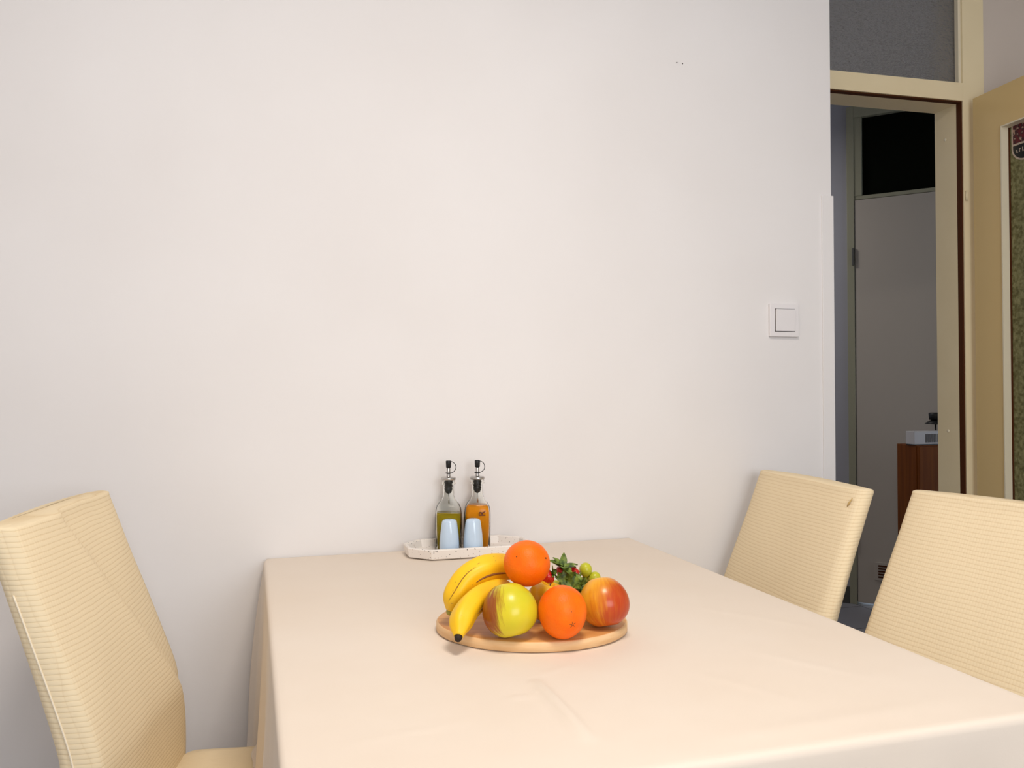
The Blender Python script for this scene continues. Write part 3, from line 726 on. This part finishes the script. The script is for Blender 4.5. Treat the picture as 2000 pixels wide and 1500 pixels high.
def banana(label, pts, rad, tipm='banana_tip'):
    t = thing('banana', label, 'banana', pts[0], 0, 'bananas on the board')
    o_ = Vector(pts[0]); P = catmull([Vector(q) - o_ for q in pts], 9); n = len(P)
    def R(i):   # thickness along the fruit
        s = i / (n - 1)
        a = min(1, 0.36 + 0.64 * math.sin(min(1, s / 0.27) * PI / 2)); b_ = min(1, 0.35 + 0.65 * math.sin(min(1, (1 - s) / 0.25) * PI / 2))
        return rad * a * b_
    loops = []; up = Vector((0, 0, 1)); K = 30
    for i, q in enumerate(P):
        tt = (P[min(i + 1, n - 1)] - P[max(i - 1, 0)]).normalized(); u = (up - tt * up.dot(tt)).normalized(); s = tt.cross(u); r = R(i)
        loops.append([q + (u * math.cos(2 * PI * k / K) + s * math.sin(2 * PI * k / K)) * r * (1 + 0.055 * math.cos(5 * 2 * PI * k / K + 0.4)) for k in range(K)])
    bm = nb(); rings(bm, loops); obj('peel', bm, 'banana', t, True)
    d0 = (P[0] - P[1]).normalized(); bm = nb(); tube(bm, [P[0] - d0 * 0.0006, P[0] + d0 * 0.004, P[0] + d0 * 0.0065], [R(0) * 0.98, R(0) * 0.80, R(0) * 0.55], 12); obj('tip', bm, tipm, t, True)
    d1 = (P[-1] - P[-2]).normalized(); bm = nb(); tube(bm, [P[-1] - d1 * 0.001, P[-1] + d1 * 0.012], [R(n - 1) * 1.0, R(n - 1) * 0.8], 10); obj('stalk', bm, 'banana_stem', t, True)
    return t, P, R, loops
def streak(t, loops, k, i0, i1, wid):       # thin brown bruise line along one ridge of the peel
    pts = [loops[i][k % 30] for i in range(i0, i1)]; n = len(pts)
    bm = nb(); tube(bm, pts, [wid * (0.25 + 0.75 * math.sin(PI * (j + 0.5) / n)) for j in range(n)], 6); obj('bruise', bm, 'banana_brown', t, True)
f1 = [camp(896, 1240, 1.172), camp(901, 1212, 1.19), camp(918, 1182, 1.215), camp(945, 1161, 1.245), camp(980, 1152, 1.275), camp(1008, 1160, 1.295)]
tA, P_, R_f, lf = banana('front banana with a black tip at the board edge', f1, 0.0172)
b1 = [camp(881, 1190, 1.262), camp(891, 1163, 1.264), camp(911, 1131, 1.272), camp(945, 1110, 1.285), camp(985, 1107, 1.31), camp(1015, 1120, 1.335)]
tB, P_, R_f, lb = banana('back banana arching behind the front banana, under the orange', b1, 0.0200, 'banana_stem')

# grapes and strawberries behind
gb = thing('grape_bunch', 'bunch of green grapes behind the right apple', 'grapes', camp(1140, 1150, 1.33) * 1.0)
go = gb.location.copy()
GR = [(1143, 1111, 1.335, 0.0100), (1160, 1128, 1.335, 0.0098), (1146, 1134, 1.345, 0.010), (1128, 1146, 1.345, 0.010), (1168, 1148, 1.35, 0.010), (1150, 1156, 1.35, 0.010), (1110, 1150, 1.35, 0.010),
      (1118, 1172, 1.352, 0.0105), (1142, 1176, 1.352, 0.0105), (1166, 1170, 1.356, 0.0105), (1095, 1166, 1.352, 0.0105), (1086, 1145, 1.355, 0.0105)]
for i, (x, y, D, r) in enumerate(GR):
    c_ = camp(x, y, D)
    bm = nb(); bmesh.ops.create_uvsphere(bm, u_segments=24, v_segments=16, radius=r)
    for v in bm.verts: v.co.z *= 1.12
    g = obj('grape', bm, 'grape', gb, True, Matrix.Translation(c_ - go) @ Matrix.Rotation(0.5 * math.sin(i * 2.1), 4, 'Y'))
bm = nb()
for (x, y, D, r) in GR: tube(bm, [camp(1130, 1158, 1.348) - go, camp(x, y, D) - go], 0.0011, 6)
obj('stem', bm, 'grape_stem', gb, True)

def strawberry(label, p, size, axis, seed, nl=9, ls=0.016):
    rnd = random.Random(seed)
    t = thing('strawberry', label, 'strawberry', p, 0, 'strawberries on the fruit pile')
    q = Vector(axis).normalized().to_track_quat('Z', 'Y'); t.rotation_mode = 'QUATERNION'; t.rotation_quaternion = q   # local +z = calyx direction
    prof = [(0.0006, -size * 1.25), (size * 0.28, -size * 1.18), (size * 0.55, -size * 0.85), (size * 0.85, -size * 0.3), (size * 0.98, size * 0.1), (size * 0.9, size * 0.42), (size * 0.6, size * 0.62), (0.0008, size * 0.66)]
    bm = nb(); lathe(bm, prof, 24); obj('flesh', bm, 'straw', t, True)
    bm = nb()
    for k in range(nl):
        a = 2 * PI * k / nl + rnd.uniform(-0.2, 0.2); L_ = ls * rnd.uniform(0.75, 1.2); lift = rnd.uniform(0.1, 1.0); wdt = L_ * rnd.uniform(0.22, 0.34)
        dx, dy = math.cos(a), math.sin(a); rows = []
        for j in range(7):
            s = j / 6; wv = wdt * math.sin(PI * (0.12 + 0.88 * s) ** 0.8) * (1 if j < 6 else 0) + 0.0002
            x = L_ * s; z = size * 0.64 + L_ * (lift * s * 0.9 - 0.55 * s * s * (1.3 - lift)) 
            c_ = Vector((dx * x, dy * x, z)); sd = Vector((-dy, dx, 0))
            rows.append([c_ - sd * wv + Vector((0, 0, 0.0012)), c_, c_ + sd * wv + Vector((0, 0, 0.0012)), c_ + Vector((0, 0, -0.0006)) ])
        rings(bm, rows)
    obj('calyx', bm, 'leaf', t, False)
    bm = nb(); tube(bm, [(0, 0, size * 0.62), (0.001, 0.001, size * 0.62 + 0.008)], 0.0009, 6); obj('stem', bm, 'leaf', t, True)
    return t
strawberry('strawberry with upright pointed leaves, topmost beside the upper orange', camp(1098, 1114, 1.318), 0.0105, CZ * 1.0 - CF * 0.25 + CR * 0.15, 3, 11, 0.0235)
strawberry('strawberry whose red side shows right against the upper orange', camp(1070, 1124, 1.300), 0.0115, CR * 0.8 + CZ * 0.5 - CF * 0.1, 5, 7, 0.012)
strawberry('strawberry with its leaves turned to the viewer, above the front orange', camp(1106, 1131, 1.308), 0.0105, -CF * 1.0 + CZ * 0.35 - CR * 0.1, 8, 8, 0.021)
strawberry('small dark strawberry between the leaves and the upper grape', camp(1121, 1117, 1.325), 0.0085, CR * 0.3 - CF * 0.2 - CZ * 0.6, 12, 7, 0.012)
strawberry('strawberry lowest of the group, beside the right apple', camp(1130, 1142, 1.310), 0.0085, CR * 0.45 - CF * 0.9 + CZ * 0.35, 15, 8, 0.017)
# bruises on the bananas
streak(tB, lb, 4, 6, 24, 0.0007); streak(tB, lb, 9, 20, 36, 0.0019); streak(tB, lb, 26, 6, 24, 0.0007)
streak(tA, lf, 9, 16, 26, 0.0010)
